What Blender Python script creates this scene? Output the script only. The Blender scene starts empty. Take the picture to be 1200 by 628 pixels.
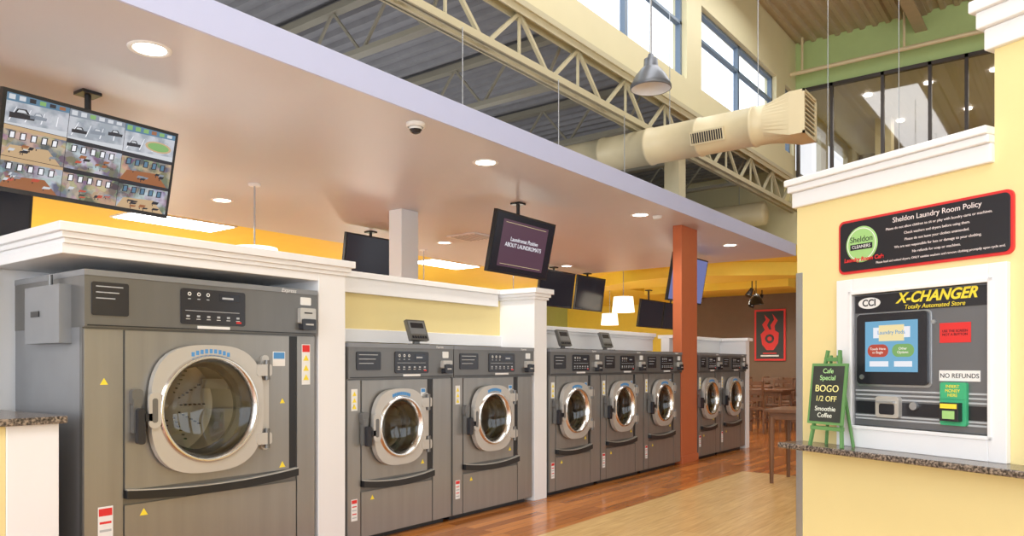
import bpy, math, random
from mathutils import Vector, Matrix
random.seed(7)
S = bpy.context.scene
pi = math.pi

# ------------------------------------------------------------ materials
def mat(name, col, rough=0.5, metal=0.0, emit=0.0, ecol=None, var=0.0, vscale=6.0, bump=0.0, bscale=80.0, stretch=(1,1,1), coat=0.0, alpha=None):
    m = bpy.data.materials.new(name); m.use_nodes = True
    nt = m.node_tree; b = nt.nodes['Principled BSDF']
    c = (col[0], col[1], col[2], 1)
    b.inputs['Base Color'].default_value = c
    b.inputs['Roughness'].default_value = rough
    b.inputs['Metallic'].default_value = metal
    if coat: b.inputs['Coat Weight'].default_value = coat
    if emit:
        e = ecol or col
        b.inputs['Emission Color'].default_value = (e[0], e[1], e[2], 1)
        b.inputs['Emission Strength'].default_value = emit
    tc = nt.nodes.new('ShaderNodeTexCoord')
    mp = nt.nodes.new('ShaderNodeMapping'); mp.inputs['Scale'].default_value = stretch
    nt.links.new(tc.outputs['Object'], mp.inputs['Vector'])
    if var:
        n = nt.nodes.new('ShaderNodeTexNoise'); n.inputs['Scale'].default_value = vscale
        n.inputs['Detail'].default_value = 4
        nt.links.new(mp.outputs['Vector'], n.inputs['Vector'])
        r = nt.nodes.new('ShaderNodeValToRGB')
        r.color_ramp.elements[0].position = 0.3; r.color_ramp.elements[1].position = 0.7
        r.color_ramp.elements[0].color = tuple(max(0, x*(1-var)) for x in col)+(1,)
        r.color_ramp.elements[1].color = tuple(min(1, x*(1+var)) for x in col)+(1,)
        nt.links.new(n.outputs['Fac'], r.inputs['Fac'])
        nt.links.new(r.outputs['Color'], b.inputs['Base Color'])
    if bump:
        n2 = nt.nodes.new('ShaderNodeTexNoise'); n2.inputs['Scale'].default_value = bscale
        nt.links.new(mp.outputs['Vector'], n2.inputs['Vector'])
        bp = nt.nodes.new('ShaderNodeBump'); bp.inputs['Strength'].default_value = bump
        bp.inputs['Distance'].default_value = 0.01
        nt.links.new(n2.outputs['Fac'], bp.inputs['Height'])
        nt.links.new(bp.outputs['Normal'], b.inputs['Normal'])
    return m

M = {}
M['steel'] = mat('stainless_steel', (0.31,0.30,0.285), 0.32, 0.65, var=0.06, vscale=14, stretch=(1,1,0.05))
M['steel_dk'] = mat('stainless_dark', (0.18,0.178,0.176), 0.34, 0.6, var=0.05, vscale=12, stretch=(1,1,0.1))
M['steel_side'] = mat('stainless_side', (0.27,0.28,0.30), 0.4, 0.5, var=0.04)
M['silver'] = mat('door_silver', (0.55,0.525,0.49), 0.34, 0.4)
M['chrome'] = mat('chrome', (0.72,0.70,0.67), 0.22, 1.0)
M['drum'] = mat('drum_steel', (0.58,0.55,0.48), 0.35, 0.6)
M['black'] = mat('black_plastic', (0.012,0.012,0.014), 0.35)
M['blackpanel'] = mat('panel_black', (0.02,0.02,0.026), 0.25)
M['gasket'] = mat('gasket_rubber', (0.05,0.05,0.048), 0.6)
M['white'] = mat('white_trim_paint', (0.84,0.84,0.86), 0.45, bump=0.02)
M['whitep'] = mat('white_print', (0.8,0.8,0.8), 0.6)
M['greyp'] = mat('grey_print', (0.45,0.47,0.5), 0.6)
M['red'] = mat('red_print', (0.7,0.03,0.03), 0.5)
M['yellowp'] = mat('yellow_print', (0.9,0.72,0.05), 0.5)
M['bluep'] = mat('blue_print', (0.08,0.28,0.6), 0.5)
M['greenp'] = mat('green_print', (0.05,0.42,0.2), 0.5)
M['wall_y'] = mat('yellow_wall_paint', (0.84,0.70,0.34), 0.6, var=0.015, vscale=3, bump=0.06, bscale=150)
M['wall_c'] = mat('cream_wall_paint', (0.80,0.73,0.47), 0.6, var=0.015, vscale=3)
M['gold'] = mat('gold_paint', (0.90,0.72,0.10), 0.6, var=0.02)
M['green'] = mat('green_wall_paint', (0.47,0.62,0.27), 0.6, var=0.02)
M['brown'] = mat('brown_wall_paint', (0.17,0.11,0.07), 0.6, var=0.04)
M['ceil'] = mat('soffit_ceiling_paint', (0.60,0.60,0.66), 0.45, var=0.01, vscale=2)
M['fascia'] = mat('soffit_fascia_paint', (0.54,0.58,0.82), 0.45, var=0.01)
M['deck_lo'] = mat('roof_deck_grey', (0.30,0.295,0.31), 0.5, 0.1, var=0.08)
M['deck_hi'] = mat('roof_deck_tan', (0.46,0.37,0.25), 0.5, 0.1, var=0.05)
M['truss'] = mat('truss_paint', (0.60,0.54,0.36), 0.5, var=0.03)
M['truss_dk'] = mat('joist_paint', (0.36,0.33,0.26), 0.5, var=0.03)
M['duct'] = mat('duct_paint', (0.72,0.62,0.40), 0.42, 0.05, var=0.03)
M['orange'] = mat('orange_column_paint', (0.50,0.125,0.04), 0.5, var=0.03)
M['emit'] = mat('lamp_glow', (1,0.95,0.85), 0.5, emit=9, ecol=(1,0.93,0.8))
M['troffer'] = mat('troffer_glow', (1,1,1), 0.5, emit=14, ecol=(1,0.98,0.93))
M['shade'] = mat('lampshade_fabric', (0.95,0.92,0.85), 0.8, emit=1.6, ecol=(1,0.9,0.72))
M['frame'] = mat('window_frame_blue', (0.16,0.22,0.30), 0.4)
M['bronze'] = mat('bronze_frame', (0.06,0.05,0.045), 0.4, 0.3)
M['wood_dk'] = mat('dark_wood', (0.16,0.07,0.03), 0.4, var=0.2, vscale=12, stretch=(1,1,0.2))
M['green_wood'] = mat('easel_green_wood', (0.13,0.30,0.10), 0.5, var=0.1)
M['chalk'] = mat('chalkboard', (0.035,0.04,0.035), 0.8, var=0.25, vscale=9)
M['chalk_w'] = mat('chalk_white', (0.85,0.9,0.8), 0.9)
M['chalk_g'] = mat('chalk_green', (0.45,0.8,0.35), 0.9)
M['chalk_y'] = mat('chalk_yellow', (0.9,0.85,0.35), 0.9)
M['galv'] = mat('corner_guard_steel', (0.5,0.52,0.55), 0.3, 0.8)
M['lampgrey'] = mat('highbay_grey', (0.16,0.17,0.19), 0.35, 0.4)
M['changer'] = mat('changer_face', (0.17,0.175,0.19), 0.35, 0.4)
M['pink'] = mat('sign_text', (0.85,0.75,0.75), 0.6)
M['lime'] = mat('lime_print', (0.35,0.62,0.22), 0.5)

def scr(name, col, s): return mat(name, (0,0,0), 0.2, emit=s, ecol=col)
M['scr_dark'] = scr('screen_off', (0.02,0.02,0.03), 0.6)
M['scr_purple'] = scr('screen_purple', (0.10,0.05,0.075), 1.0)
M['scr_blue'] = scr('screen_blue', (0.16,0.18,0.38), 1.0)
M['scr_sky'] = scr('screen_sky', (0.18,0.42,0.62), 1.0)
M['scr_white'] = scr('screen_white', (0.85,0.85,0.9), 1.0)
M['scr_red'] = scr('screen_red', (0.5,0.08,0.05), 1.0)
M['scr_yel'] = scr('screen_yellow', (0.9,0.75,0.4), 1.0)
M['scr_green'] = scr('screen_green', (0.22,0.42,0.14), 1.0)

def feed(name, base, dark, contrast, sat=0.5, sc=(1,20,28)):
    m = bpy.data.materials.new(name); m.use_nodes=True; nt=m.node_tree; b=nt.nodes['Principled BSDF']
    b.inputs['Base Color'].default_value=(0,0,0,1); b.inputs['Roughness'].default_value=0.2
    tc=nt.nodes.new('ShaderNodeTexCoord'); mp=nt.nodes.new('ShaderNodeMapping'); mp.inputs['Scale'].default_value=sc
    mp.inputs['Rotation'].default_value=(0.35,0,0)
    v=nt.nodes.new('ShaderNodeTexVoronoi'); v.distance='CHEBYCHEV'; v.inputs['Scale'].default_value=1.0
    n=nt.nodes.new('ShaderNodeTexNoise'); n.inputs['Scale'].default_value=9; n.inputs['Detail'].default_value=8
    nt.links.new(tc.outputs['Object'],mp.inputs['Vector']); nt.links.new(mp.outputs['Vector'],v.inputs['Vector']); nt.links.new(tc.outputs['Object'],n.inputs['Vector'])
    hs=nt.nodes.new('ShaderNodeHueSaturation'); hs.inputs['Saturation'].default_value=sat; hs.inputs['Value'].default_value=0.8; nt.links.new(v.outputs['Color'],hs.inputs['Color'])
    r=nt.nodes.new('ShaderNodeValToRGB'); r.color_ramp.elements[0].position=0.44; r.color_ramp.elements[1].position=0.58
    r.color_ramp.elements[0].color=dark+(1,); r.color_ramp.elements[1].color=base+(1,)
    nt.links.new(n.outputs['Fac'],r.inputs['Fac'])
    mx=nt.nodes.new('ShaderNodeMixRGB'); mx.blend_type='MIX'; mx.inputs['Fac'].default_value=contrast
    nt.links.new(r.outputs['Color'],mx.inputs['Color1']); nt.links.new(hs.outputs['Color'],mx.inputs['Color2'])
    nt.links.new(mx.outputs['Color'],b.inputs['Emission Color']); b.inputs['Emission Strength'].default_value=0.9
    return m
M['feed_out']=feed('feed_street',(0.60,0.62,0.68),(0.34,0.38,0.44),0.08,0.2)
M['feed_in']=feed('feed_interior',(0.55,0.36,0.20),(0.05,0.04,0.05),0.30)
M['feed_in2']=feed('feed_interior_cool',(0.50,0.54,0.62),(0.06,0.04,0.05),0.30)
M['cc_grey']=scr('feed_grey',(0.24,0.27,0.32),1.0); M['cc_lg']=scr('feed_light',(0.6,0.62,0.66),1.0); M['cc_brown']=scr('feed_brown',(0.32,0.12,0.05),1.0)
M['cc_tan']=scr('feed_tan',(0.55,0.38,0.22),1.0); M['cc_dark']=scr('feed_dark',(0.025,0.025,0.035),1.0); M['cc_teal']=scr('feed_teal',(0.10,0.2,0.30),1.0)

# granite
def granite():
    m = mat('granite', (0.2,0.18,0.16), 0.2)
    nt = m.node_tree; b = nt.nodes['Principled BSDF']
    tc = nt.nodes.new('ShaderNodeTexCoord'); v = nt.nodes.new('ShaderNodeTexNoise')
    v.inputs['Scale'].default_value = 90; v.inputs['Detail'].default_value = 6
    r = nt.nodes.new('ShaderNodeValToRGB')
    r.color_ramp.elements[0].position=0.38; r.color_ramp.elements[0].color=(0.03,0.025,0.02,1)
    r.color_ramp.elements[1].position=0.64; r.color_ramp.elements[1].color=(0.34,0.27,0.21,1)
    e=r.color_ramp.elements.new(0.5); e.color=(0.13,0.10,0.085,1)
    nt.links.new(tc.outputs['Object'], v.inputs['Vector']); nt.links.new(v.outputs['Fac'], r.inputs['Fac'])
    nt.links.new(r.outputs['Color'], b.inputs['Base Color']); return m
M['granite'] = granite()

def planks(name, c1, c2, mortar, w, l, rough, coat=0.0):
    m = mat(name, c1, rough, coat=coat)
    nt = m.node_tree; b = nt.nodes['Principled BSDF']
    tc = nt.nodes.new('ShaderNodeTexCoord'); mp = nt.nodes.new('ShaderNodeMapping')
    mp.inputs['Rotation'].default_value = (0,0,pi/2)
    br = nt.nodes.new('ShaderNodeTexBrick'); br.inputs['Scale'].default_value = 1
    br.inputs['Brick Width'].default_value = l; br.inputs['Row Height'].default_value = w
    br.inputs['Mortar Size'].default_value = 0.0015; br.inputs['Bias'].default_value = 0.0
    br.inputs['Color1'].default_value = c1+(1,); br.inputs['Color2'].default_value = c2+(1,)
    br.inputs['Mortar'].default_value = mortar+(1,); br.offset = 0.37
    nt.links.new(tc.outputs['Object'], mp.inputs['Vector']); nt.links.new(mp.outputs['Vector'], br.inputs['Vector'])
    n = nt.nodes.new('ShaderNodeTexNoise'); n.inputs['Scale'].default_value = 3.0; n.inputs['Detail'].default_value=8
    mp2 = nt.nodes.new('ShaderNodeMapping'); mp2.inputs['Scale'].default_value=(14,1,1)
    nt.links.new(tc.outputs['Object'], mp2.inputs['Vector']); nt.links.new(mp2.outputs['Vector'], n.inputs['Vector'])
    mx = nt.nodes.new('ShaderNodeMixRGB'); mx.blend_type='MULTIPLY'
    nt.links.new(br.outputs['Color'], mx.inputs['Color1'])
    r = nt.nodes.new('ShaderNodeValToRGB'); r.color_ramp.elements[0].position=0.3; r.color_ramp.elements[1].position=0.7
    r.color_ramp.elements[0].color=(0.6,0.54,0.48,1); r.color_ramp.elements[1].color=(1,1,1,1)
    nt.links.new(n.outputs['Fac'], r.inputs['Fac']); nt.links.new(r.outputs['Color'], mx.inputs['Color2'])
    mx.inputs['Fac'].default_value=0.6
    nt.links.new(mx.outputs['Color'], b.inputs['Base Color']); return m
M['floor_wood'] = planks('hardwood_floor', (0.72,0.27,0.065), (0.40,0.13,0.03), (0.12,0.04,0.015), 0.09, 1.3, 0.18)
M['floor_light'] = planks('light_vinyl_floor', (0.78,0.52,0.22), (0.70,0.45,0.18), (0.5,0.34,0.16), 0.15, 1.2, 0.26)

def glass(name, tint, fac):
    m = bpy.data.materials.new(name); m.use_nodes = True; nt = m.node_tree
    nt.nodes.clear()
    o = nt.nodes.new('ShaderNodeOutputMaterial'); t = nt.nodes.new('ShaderNodeBsdfTransparent')
    t.inputs['Color'].default_value = tint+(1,)
    g = nt.nodes.new('ShaderNodeBsdfGlossy'); g.inputs['Roughness'].default_value=0.03
    mx = nt.nodes.new('ShaderNodeMixShader'); mx.inputs['Fac'].default_value = fac
    nt.links.new(t.outputs[0], mx.inputs[1]); nt.links.new(g.outputs[0], mx.inputs[2]); nt.links.new(mx.outputs[0], o.inputs[0])
    return m
M['glass_door'] = glass('washer_glass', (0.68,0.66,0.62), 0.08)
M['glass_win'] = glass('mezzanine_glass', (0.75,0.73,0.72), 0.10)
M['glass_clear'] = glass('clear_glass', (0.97,0.98,1.0), 0.04)

# ------------------------------------------------------------ mesh builder
class MB:
    def __init__(s): s.v=[]; s.f=[]; s.mi=[]; s.sm=[]; s.mats=[]
    def idx(s, m):
        m = M[m]
        if m not in s.mats: s.mats.append(m)
        return s.mats.index(m)
    def add(s, vs, fs, m, smooth=False):
        o=len(s.v); i=s.idx(m); s.v+= [tuple(p) for p in vs]
        for f in fs: s.f.append(tuple(o+k for k in f)); s.mi.append(i); s.sm.append(smooth)
    def box(s, x0,x1,y0,y1,z0,z1, m):
        if x0>x1:x0,x1=x1,x0
        if y0>y1:y0,y1=y1,y0
        if z0>z1:z0,z1=z1,z0
        vs=[(x0,y0,z0),(x1,y0,z0),(x1,y1,z0),(x0,y1,z0),(x0,y0,z1),(x1,y0,z1),(x1,y1,z1),(x0,y1,z1)]
        s.add(vs,[(3,2,1,0),(4,5,6,7),(0,1,5,4),(1,2,6,5),(2,3,7,6),(3,0,4,7)],m)
    def cyl(s,p0,p1,r0,m,r1=None,seg=16,caps=True,smooth=True):
        p0=Vector(p0);p1=Vector(p1); r1=r0 if r1 is None else r1
        d=(p1-p0).normalized(); a=d.orthogonal().normalized(); b=d.cross(a)
        vs=[]
        for p,r in((p0,r0),(p1,r1)):
            for k in range(seg):
                t=2*pi*k/seg; vs.append(p+a*(r*math.cos(t))+b*(r*math.sin(t)))
        s.add(vs,[(k,(k+1)%seg,seg+(k+1)%seg,seg+k) for k in range(seg)],m,smooth)
        if caps:
            s.add(vs,[tuple(range(seg))[::-1],tuple(range(seg,2*seg))],m)
    def beam(s,p0,p1,w,h,m):
        p0=Vector(p0);p1=Vector(p1); d=(p1-p0).normalized()
        up=Vector((0,0,1)) if abs(d.z)<0.95 else Vector((1,0,0))
        a=d.cross(up).normalized(); b=a.cross(d)
        vs=[]
        for p in(p0,p1):
            for (i,j) in((-1,-1),(1,-1),(1,1),(-1,1)): vs.append(p+a*(w/2*i)+b*(h/2*j))
        s.add(vs,[(3,2,1,0),(4,5,6,7),(0,1,5,4),(1,2,6,5),(2,3,7,6),(3,0,4,7)],m)
    def lathe(s,o,axis,prof,m,seg=48,smooth=True):
        vs=[]
        for h,r in prof:
            for k in range(seg):
                t=2*pi*k/seg; c,q=r*math.cos(t),r*math.sin(t)
                if axis=='x': p=(o[0]+h,o[1]+c,o[2]+q)
                elif axis=='y': p=(o[0]+q,o[1]+h,o[2]+c)
                else: p=(o[0]+c,o[1]+q,o[2]+h)
                vs.append(p)
        fs=[]
        for j in range(len(prof)-1):
            for k in range(seg):
                fs.append((j*seg+k,j*seg+(k+1)%seg,(j+1)*seg+(k+1)%seg,(j+1)*seg+k))
        s.add(vs,fs,m,smooth)
    def ext(s,pts,a0,a1,m,plane='yz'):
        n=len(pts)
        def mp(p,a):
            return (a,p[0],p[1]) if plane=='yz' else ((p[0],a,p[1]) if plane=='xz' else (p[0],p[1],a))
        vs=[mp(p,a0) for p in pts]+[mp(p,a1) for p in pts]
        s.add(vs,[tuple(range(n))[::-1],tuple(range(n,2*n))]+[(k,(k+1)%n,n+(k+1)%n,n+k) for k in range(n)],m)
    def ring(s,out,inn,x0,x1,m,smooth=False):
        n=len(out)
        vs=[(x1,)+tuple(p) for p in out]+[(x1,)+tuple(p) for p in inn]+[(x0,)+tuple(p) for p in out]+[(x0,)+tuple(p) for p in inn]
        fs=[]
        for k in range(n):
            j=(k+1)%n
            fs+=[(k,j,n+j,n+k),(2*n+k,3*n+k,3*n+j,2*n+j)]
        s.add(vs,fs,m)
        s.add(vs,[(k,2*n+k,2*n+(k+1)%n,(k+1)%n) for k in range(n)]+[(n+k,n+(k+1)%n,3*n+(k+1)%n,3*n+k) for k in range(n)],m,smooth)
    def plate_hole(s,y0,y1,z0,z1,cy,cz,r,x0,x1,m,N=48):
        an=[2*pi*k/N for k in range(N)]
        for (y,z) in((y0,z0),(y1,z0),(y1,z1),(y0,z1)): an.append(math.atan2(z-cz,y-cy)%(2*pi))
        an=sorted(set(an)); out=[];inn=[]
        for t in an:
            c,q=math.cos(t),math.sin(t); L=[]
            if c>1e-9:L.append((y1-cy)/c)
            if c<-1e-9:L.append((y0-cy)/c)
            if q>1e-9:L.append((z1-cz)/q)
            if q<-1e-9:L.append((z0-cz)/q)
            d=min(L); out.append((cy+c*d,cz+q*d)); inn.append((cy+c*r,cz+q*r))
        s.ring(out,inn,x0,x1,m)
    def build(s,name,loc=(0,0,0),rot=(0,0,0),bevel=0.0,parent=None,seg=2):
        me=bpy.data.meshes.new(name); me.from_pydata(s.v,[],s.f)
        for m in s.mats: me.materials.append(m)
        me.polygons.foreach_set('material_index',s.mi); me.polygons.foreach_set('use_smooth',s.sm)
        me.update()
        o=bpy.data.objects.new(name,me); S.collection.objects.link(o)
        o.location=loc; o.rotation_euler=rot
        if bevel:
            b=o.modifiers.new('bevel','BEVEL'); b.width=bevel; b.segments=seg; b.limit_method='ANGLE'; b.angle_limit=math.radians(50)
        if parent: o.parent=parent
        return o

def rr(y0,y1,z0,z1,r,n=6):
    P=[]
    for (cy,cz,a) in((y1-r,z1-r,0),(y0+r,z1-r,pi/2),(y0+r,z0+r,pi),(y1-r,z0+r,3*pi/2)):
        for k in range(n+1):
            t=a+pi/2*k/n; P.append((cy+r*math.cos(t),cz+r*math.sin(t)))
    return P

def empty(name,loc=(0,0,0),rot=(0,0,0)):
    e=bpy.data.objects.new(name,None); S.collection.objects.link(e); e.location=loc; e.rotation_euler=rot; e.empty_display_size=0.1
    return e

def text(name,body,size,loc,rot,m,parent,align='CENTER',shear=0,xs=1.0,bold=0.0):
    c=bpy.data.curves.new(name,'FONT'); c.body=body; c.size=size; c.align_x=align; c.align_y='CENTER'; c.extrude=0.0006; c.shear=shear; c.offset=bold
    c.materials.append(M[m]); o=bpy.data.objects.new(name,c); S.collection.objects.link(o)
    o.location=loc; o.rotation_euler=rot; o.scale=(xs,1,1); o.parent=parent; return o
FX=(pi/2,0,pi/2)   # text facing +X
FN=(pi/2,0,0)      # text facing -Y

# ------------------------------------------------------------ room shell
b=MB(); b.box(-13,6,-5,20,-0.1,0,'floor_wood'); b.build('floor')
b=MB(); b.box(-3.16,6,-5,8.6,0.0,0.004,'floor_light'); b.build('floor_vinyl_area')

b=MB(); b.box(-8.5,-3.7,-5,12.42,3.0,3.17,'ceil'); b.build('ceiling_soffit')
b=MB(); b.box(-3.7,-3.684,-5,12.42,3.0,3.19,'fascia'); b.build('trim_soffit_fascia')
b=MB(); b.box(-13,-8.5,-5,20,3.02,3.15,'gold'); b.build('ceiling_yellow')
b=MB(); b.box(-8.5,-3.9,12.43,20,3.12,3.3,'gold'); b.box(-3.9,6,13.8,20,3.12,3.3,'gold'); b.build('ceiling_cafe')
b=MB()
n=20; pts=[]
for k in range(n+1):
    t=k/n; pts.append((-8.6+4.6*t, 14.2-1.2*math.sin(pi*t)))
b.ext(pts+[(-4.0,14.5),(-8.6,14.5)],2.88,3.12,'gold','xy'); b.box(-8.4,-5,16.3,16.8,2.92,3.12,'gold'); b.build('trim_cafe_bulkhead')

b=MB(); b.box(-13.15,-13,-5,20,0,4.9,'green'); b.build('wall_left')
b=MB(); b.box(-8.7,6,20,20.15,0,3.12,'brown'); b.box(-13,-8.7,20,20.15,0,3.12,'gold'); b.build('wall_cafe_back')
b=MB()
b.box(-4.3,6,13.8,13.95,6.15,7.05,'green'); b.box(-4.3,6,13.8,13.95,3.3,4.2,'wall_c')
b.box(-13,-4.3,13.8,13.95,3.3,4.9,'wall_c'); b.box(4.0,6,13.8,13.95,4.2,6.15,'green'); b.build('wall_far')
b=MB(); b.box(-13,-4.3,-5,20,4.80,4.9,'deck_lo')
b.build('ceiling_lower_roof')
b=MB()
y=-5
while y<13.7:
    b.ext([(y,4.80),(y+0.03,4.755),(y+0.09,4.755),(y+0.12,4.80)],-13,-4.3,'deck_lo'); y+=0.2
b.build('ceiling_lower_deck_ribs')
b=MB(); b.box(-4.3,6,-5,14,7.0,7.1,'deck_hi')
x=-4.05
while x<5.9:
    b.ext([(x,7.0),(x+0.03,6.955),(x+0.09,6.955),(x+0.12,7.0)],-5,13.8,'deck_hi','xz'); x+=0.2
b.build('ceiling_high_roof')
b=MB()
for x in (-2.1,0.6,3.2):
    b.box(x-0.09,x+0.09,-5,13.8,6.93,6.955,'deck_hi'); b.box(x-0.01,x+0.01,-5,13.8,6.70,6.93,'deck_hi'); b.box(x-0.09,x+0.09,-5,13.8,6.68,6.70,'deck_hi')
b.build('ceiling_beam')

# clerestory wall with windows
wins=[(2.6,5.7),(6.16,9.15),(9.62,12.74),(13.2,13.7)]
zb,zt=4.96,6.10
b=MB()
b.box(-4.3,-4.1,-5,13.8,4.56,zb,'wall_c'); b.box(-4.3,-4.1,-5,13.8,zt,7.0,'wall_c')
ys=[-5]+[v for w in wins for v in w]+[13.8]
for i in range(0,len(ys),2): b.box(-4.3,-4.1,ys[i],ys[i+1],zb,zt,'wall_c')
b.box(-4.1,-4.06,-5,13.8,4.50,4.58,'truss')
b.build('wall_clerestory')
for i,(y0,y1) in enumerate(wins):
    b=MB(); x0,x1=-4.24,-4.17; t=0.05
    b.box(x0,x1,y0,y1,zb,zb+t,'frame'); b.box(x0,x1,y0,y1,zt-t,zt,'frame')
    b.box(x0,x1,y0,y0+t,zb,zt,'frame'); b.box(x0,x1,y1-t,y1,zb,zt,'frame')
    n=2 if y1-y0>1 else 1
    for k in range(1,n): 
        yy=y0+(y1-y0)*k/n; b.box(x0,x1,yy-t/2-0.01,yy+t/2+0.01,zb,zt,'frame')
    b.box(x0,x1,y0,y1,zb+0.72,zb+0.76,'frame')
    b.box(-4.21,-4.20,y0,y1,zb,zt,'glass_clear')
    b.build('window_%d'%(i+1))
b=MB(); b.box(6,6.15,-5,20,0,0.6,'wall_c'); b.box(6,6.15,-5,20,3.2,7.0,'wall_c')
for y in (-5,-1,3,7,11,15,19.4): b.box(6,6.15,y,y+0.6,0.6,3.2,'wall_c')
b.build('wall_right')
b=MB()  # unseen storefront framing, added so the open rear lets sky light in
b.box(-13,6,-5.1,-5,3.2,3.4,'frame'); b.box(-13,6,-5.1,-5,0,0.3,'frame')
x=-13
while x<=6: b.box(x-0.05,x+0.05,-5.1,-5,0,7,'frame'); x+=1.9
b.build('window_5')

# mezzanine glazing
b=MB()
for x in (-4.05,-3.48,-2.67,-1.97,-1.46,-0.8,0.2,1.2,2.4,3.95):
    b.box(x-0.025,x+0.025,13.74,13.82,4.2,6.15,'bronze')
b.box(-4.08,4,13.74,13.82,6.09,6.15,'bronze'); b.box(-4.08,4,13.74,13.82,4.2,4.26,'bronze')
b.box(-4.08,4,13.775,13.785,4.2,6.15,'glass_win'); b.build('window_6')
b=MB(); b.box(-4.3,6,13.95,19.5,6.3,6.4,'ceil'); b.build('ceiling_mezzanine')
b=MB(); b.box(-4.3,6,19.5,19.6,3.3,6.4,'brown'); b.box(-4.4,-4.3,13.95,19.5,3.3,4.4,'wall_c'); b.box(-4.4,-4.3,13.95,19.5,6.0,6.4,'wall_c')
for y in (13.95,16.2,18.4): b.box(-4.4,-4.3,y,y+0.5,4.4,6.0,'wall_c')
b.box(-3.4,-3.1,16.8,17.1,3.3,6.3,'wall_c'); b.box(-2.3,-1.5,19.4,19.5,3.3,6.0,'orange')
b.build('wall_mezzanine')
b=MB()
for (x,y) in ((-3.2,15.2),(-2.2,15.2),(-1.2,15.2),(-3.0,17.2),(-1.8,17.2)):
    b.cyl((x,y,6.295),(x,y,6.27),0.07,'emit',seg=20)
b.build('mezzanine_downlight')
b=MB(); b.cyl((-4.1,13.5,6.35),(2,13.5,6.35),0.035,'duct')
b.cyl((-2.3,13.5,6.35),(-2.3,13.5,6.95),0.02,'duct'); b.cyl((-3.9,13.5,6.35),(-3.9,13.5,6.95),0.02,'duct'); b.build('sprinkler_pipe')

# ------------------------------------------------------------ girder truss + joists
b=MB(); X=-4.1
for dx in (-0.055,0.055):
    b.box(X+dx-0.03,X+dx+0.03,-5,13.8,3.97,3.985,'truss'); b.box(X+dx-0.006,X+dx+0.006,-5,13.8,3.97,4.05,'truss')
    b.box(X+dx-0.03,X+dx+0.03,-5,13.8,4.485,4.5,'truss'); b.box(X+dx-0.006,X+dx+0.006,-5,13.8,4.42,4.5,'truss')
y=-5; up=True
while y<13.6:
    z0,z1=(4.0,4.46) if up else (4.46,4.0)
    b.beam((X,y,z0),(X,min(y+0.5,13.8),z1),0.035,0.032,'truss'); 
    if not up: b.beam((X,y,4.0),(X,y,4.46),0.022,0.022,'truss')
    y+=0.5; up=not up
b.build('roof_truss')
for i,yj in enumerate([1.2,3.0,4.8,6.6,8.4,10.2,12.0]):
    b=MB(); mt='truss_dk'
    b.box(-13,-4.32,yj-0.05,yj+0.05,4.68,4.75,mt); b.box(-13,-4.32,yj-0.05,yj+0.05,4.18,4.23,mt)
    x=-13; up=True
    while x<-4.4:
        z0,z1=(4.2,4.7) if up else (4.7,4.2)
        b.beam((x,yj,z0),(min(x+0.42,-4.32),yj,z1),0.025,0.025,mt); x+=0.42; up=not up
    b.build('roof_joist')
b=MB(); b.box(-4.25,-4.05,8.8,9.0,3.19,3.97,'truss'); b.box(-4.3,-4.0,8.75,9.05,3.94,3.97,'truss'); b.build('steel_column')

# ducts
b=MB(); yd,zd,r=7.8,3.74,0.2
x=-7.5; prof=[(-7.5,r)]
while x<-2.7:
    prof+=[(x+0.55,r),(x+0.555,r+0.010),(x+0.585,r+0.010),(x+0.59,r)]; x+=0.6
b.lathe((0,yd,zd),'x',[p for p in prof if p[0]<-2.62]+[(-2.60,r)],'duct',seg=40)
N=40; circ=[];sq=[];sq2=[]; h=0.215
for k in range(N):
    t=2*pi*k/N; c,q=math.cos(t),math.sin(t); d=h/max(abs(c),abs(q))
    circ.append((-2.60,yd+r*c,zd+r*q)); sq.append((-2.32,yd+d*c,zd+d*q)); sq2.append((-2.18,yd+d*c,zd+d*q))
b.add(circ+sq+sq2,[(k,(k+1)%N,N+(k+1)%N,N+k) for k in range(N)]+[(N+k,N+(k+1)%N,2*N+(k+1)%N,2*N+k) for k in range(N)],'duct')
b.box(-2.22,-2.21,yd-0.205,yd+0.205,zd-0.205,zd+0.205,'black')
for k in range(9): 
    z=zd-0.185+k*0.046; b.beam((-2.19,yd-0.205,z),(-2.19,yd+0.205,z),0.02,0.014,'duct')
for s_ in (-1,1): b.box(-2.19,-2.17,yd+s_*0.205-0.012,yd+s_*0.205+0.012,zd-0.217,zd+0.217,'duct'); b.box(-2.19,-2.17,yd-0.217,yd+0.217,zd+s_*0.205-0.012,zd+s_*0.205+0.012,'duct')
a=math.radians(-18)
nx=Vector((0,-math.cos(a),math.sin(a))); tz=Vector((0,math.sin(a),math.cos(a)))
def reg(cx,w,hh,off,m,dz=0):
    c=Vector((cx,yd,zd))+nx*off+tz*dz
    e=Vector((1,0,0))
    vs=[]
    for o in (0,0.02):
        for (i,j) in((-1,-1),(1,-1),(1,1),(-1,1)): vs.append(c+nx*o+e*(w/2*i)+tz*(hh/2*j))
    b.add(vs,[(3,2,1,0),(4,5,6,7),(0,1,5,4),(1,2,6,5),(2,3,7,6),(3,0,4,7)],m)
reg(-3.18,0.38,0.14,r-0.005,'duct'); reg(-3.18,0.34,0.105,r+0.005,'black')
for k in range(13): reg(-3.18-0.156+k*0.026,0.007,0.105,r+0.008,'duct')
b.cyl((-3.7,yd,zd+r),(-3.7,yd,7.0),0.005,'galv',seg=6); b.cyl((-2.7,yd,zd+r),(-2.7,yd,7.0),0.005,'galv',seg=6)
b.build('air_duct')
b=MB(); b.lathe((0,12.9,3.85),'x',[(-10,0.2),(-8,0.2),(-7.99,0.215),(-7.95,0.2),(-6,0.2),(-5.99,0.215),(-5.95,0.2),(-4.35,0.2),(-4.35,0.0)],'duct',seg=32)
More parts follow.
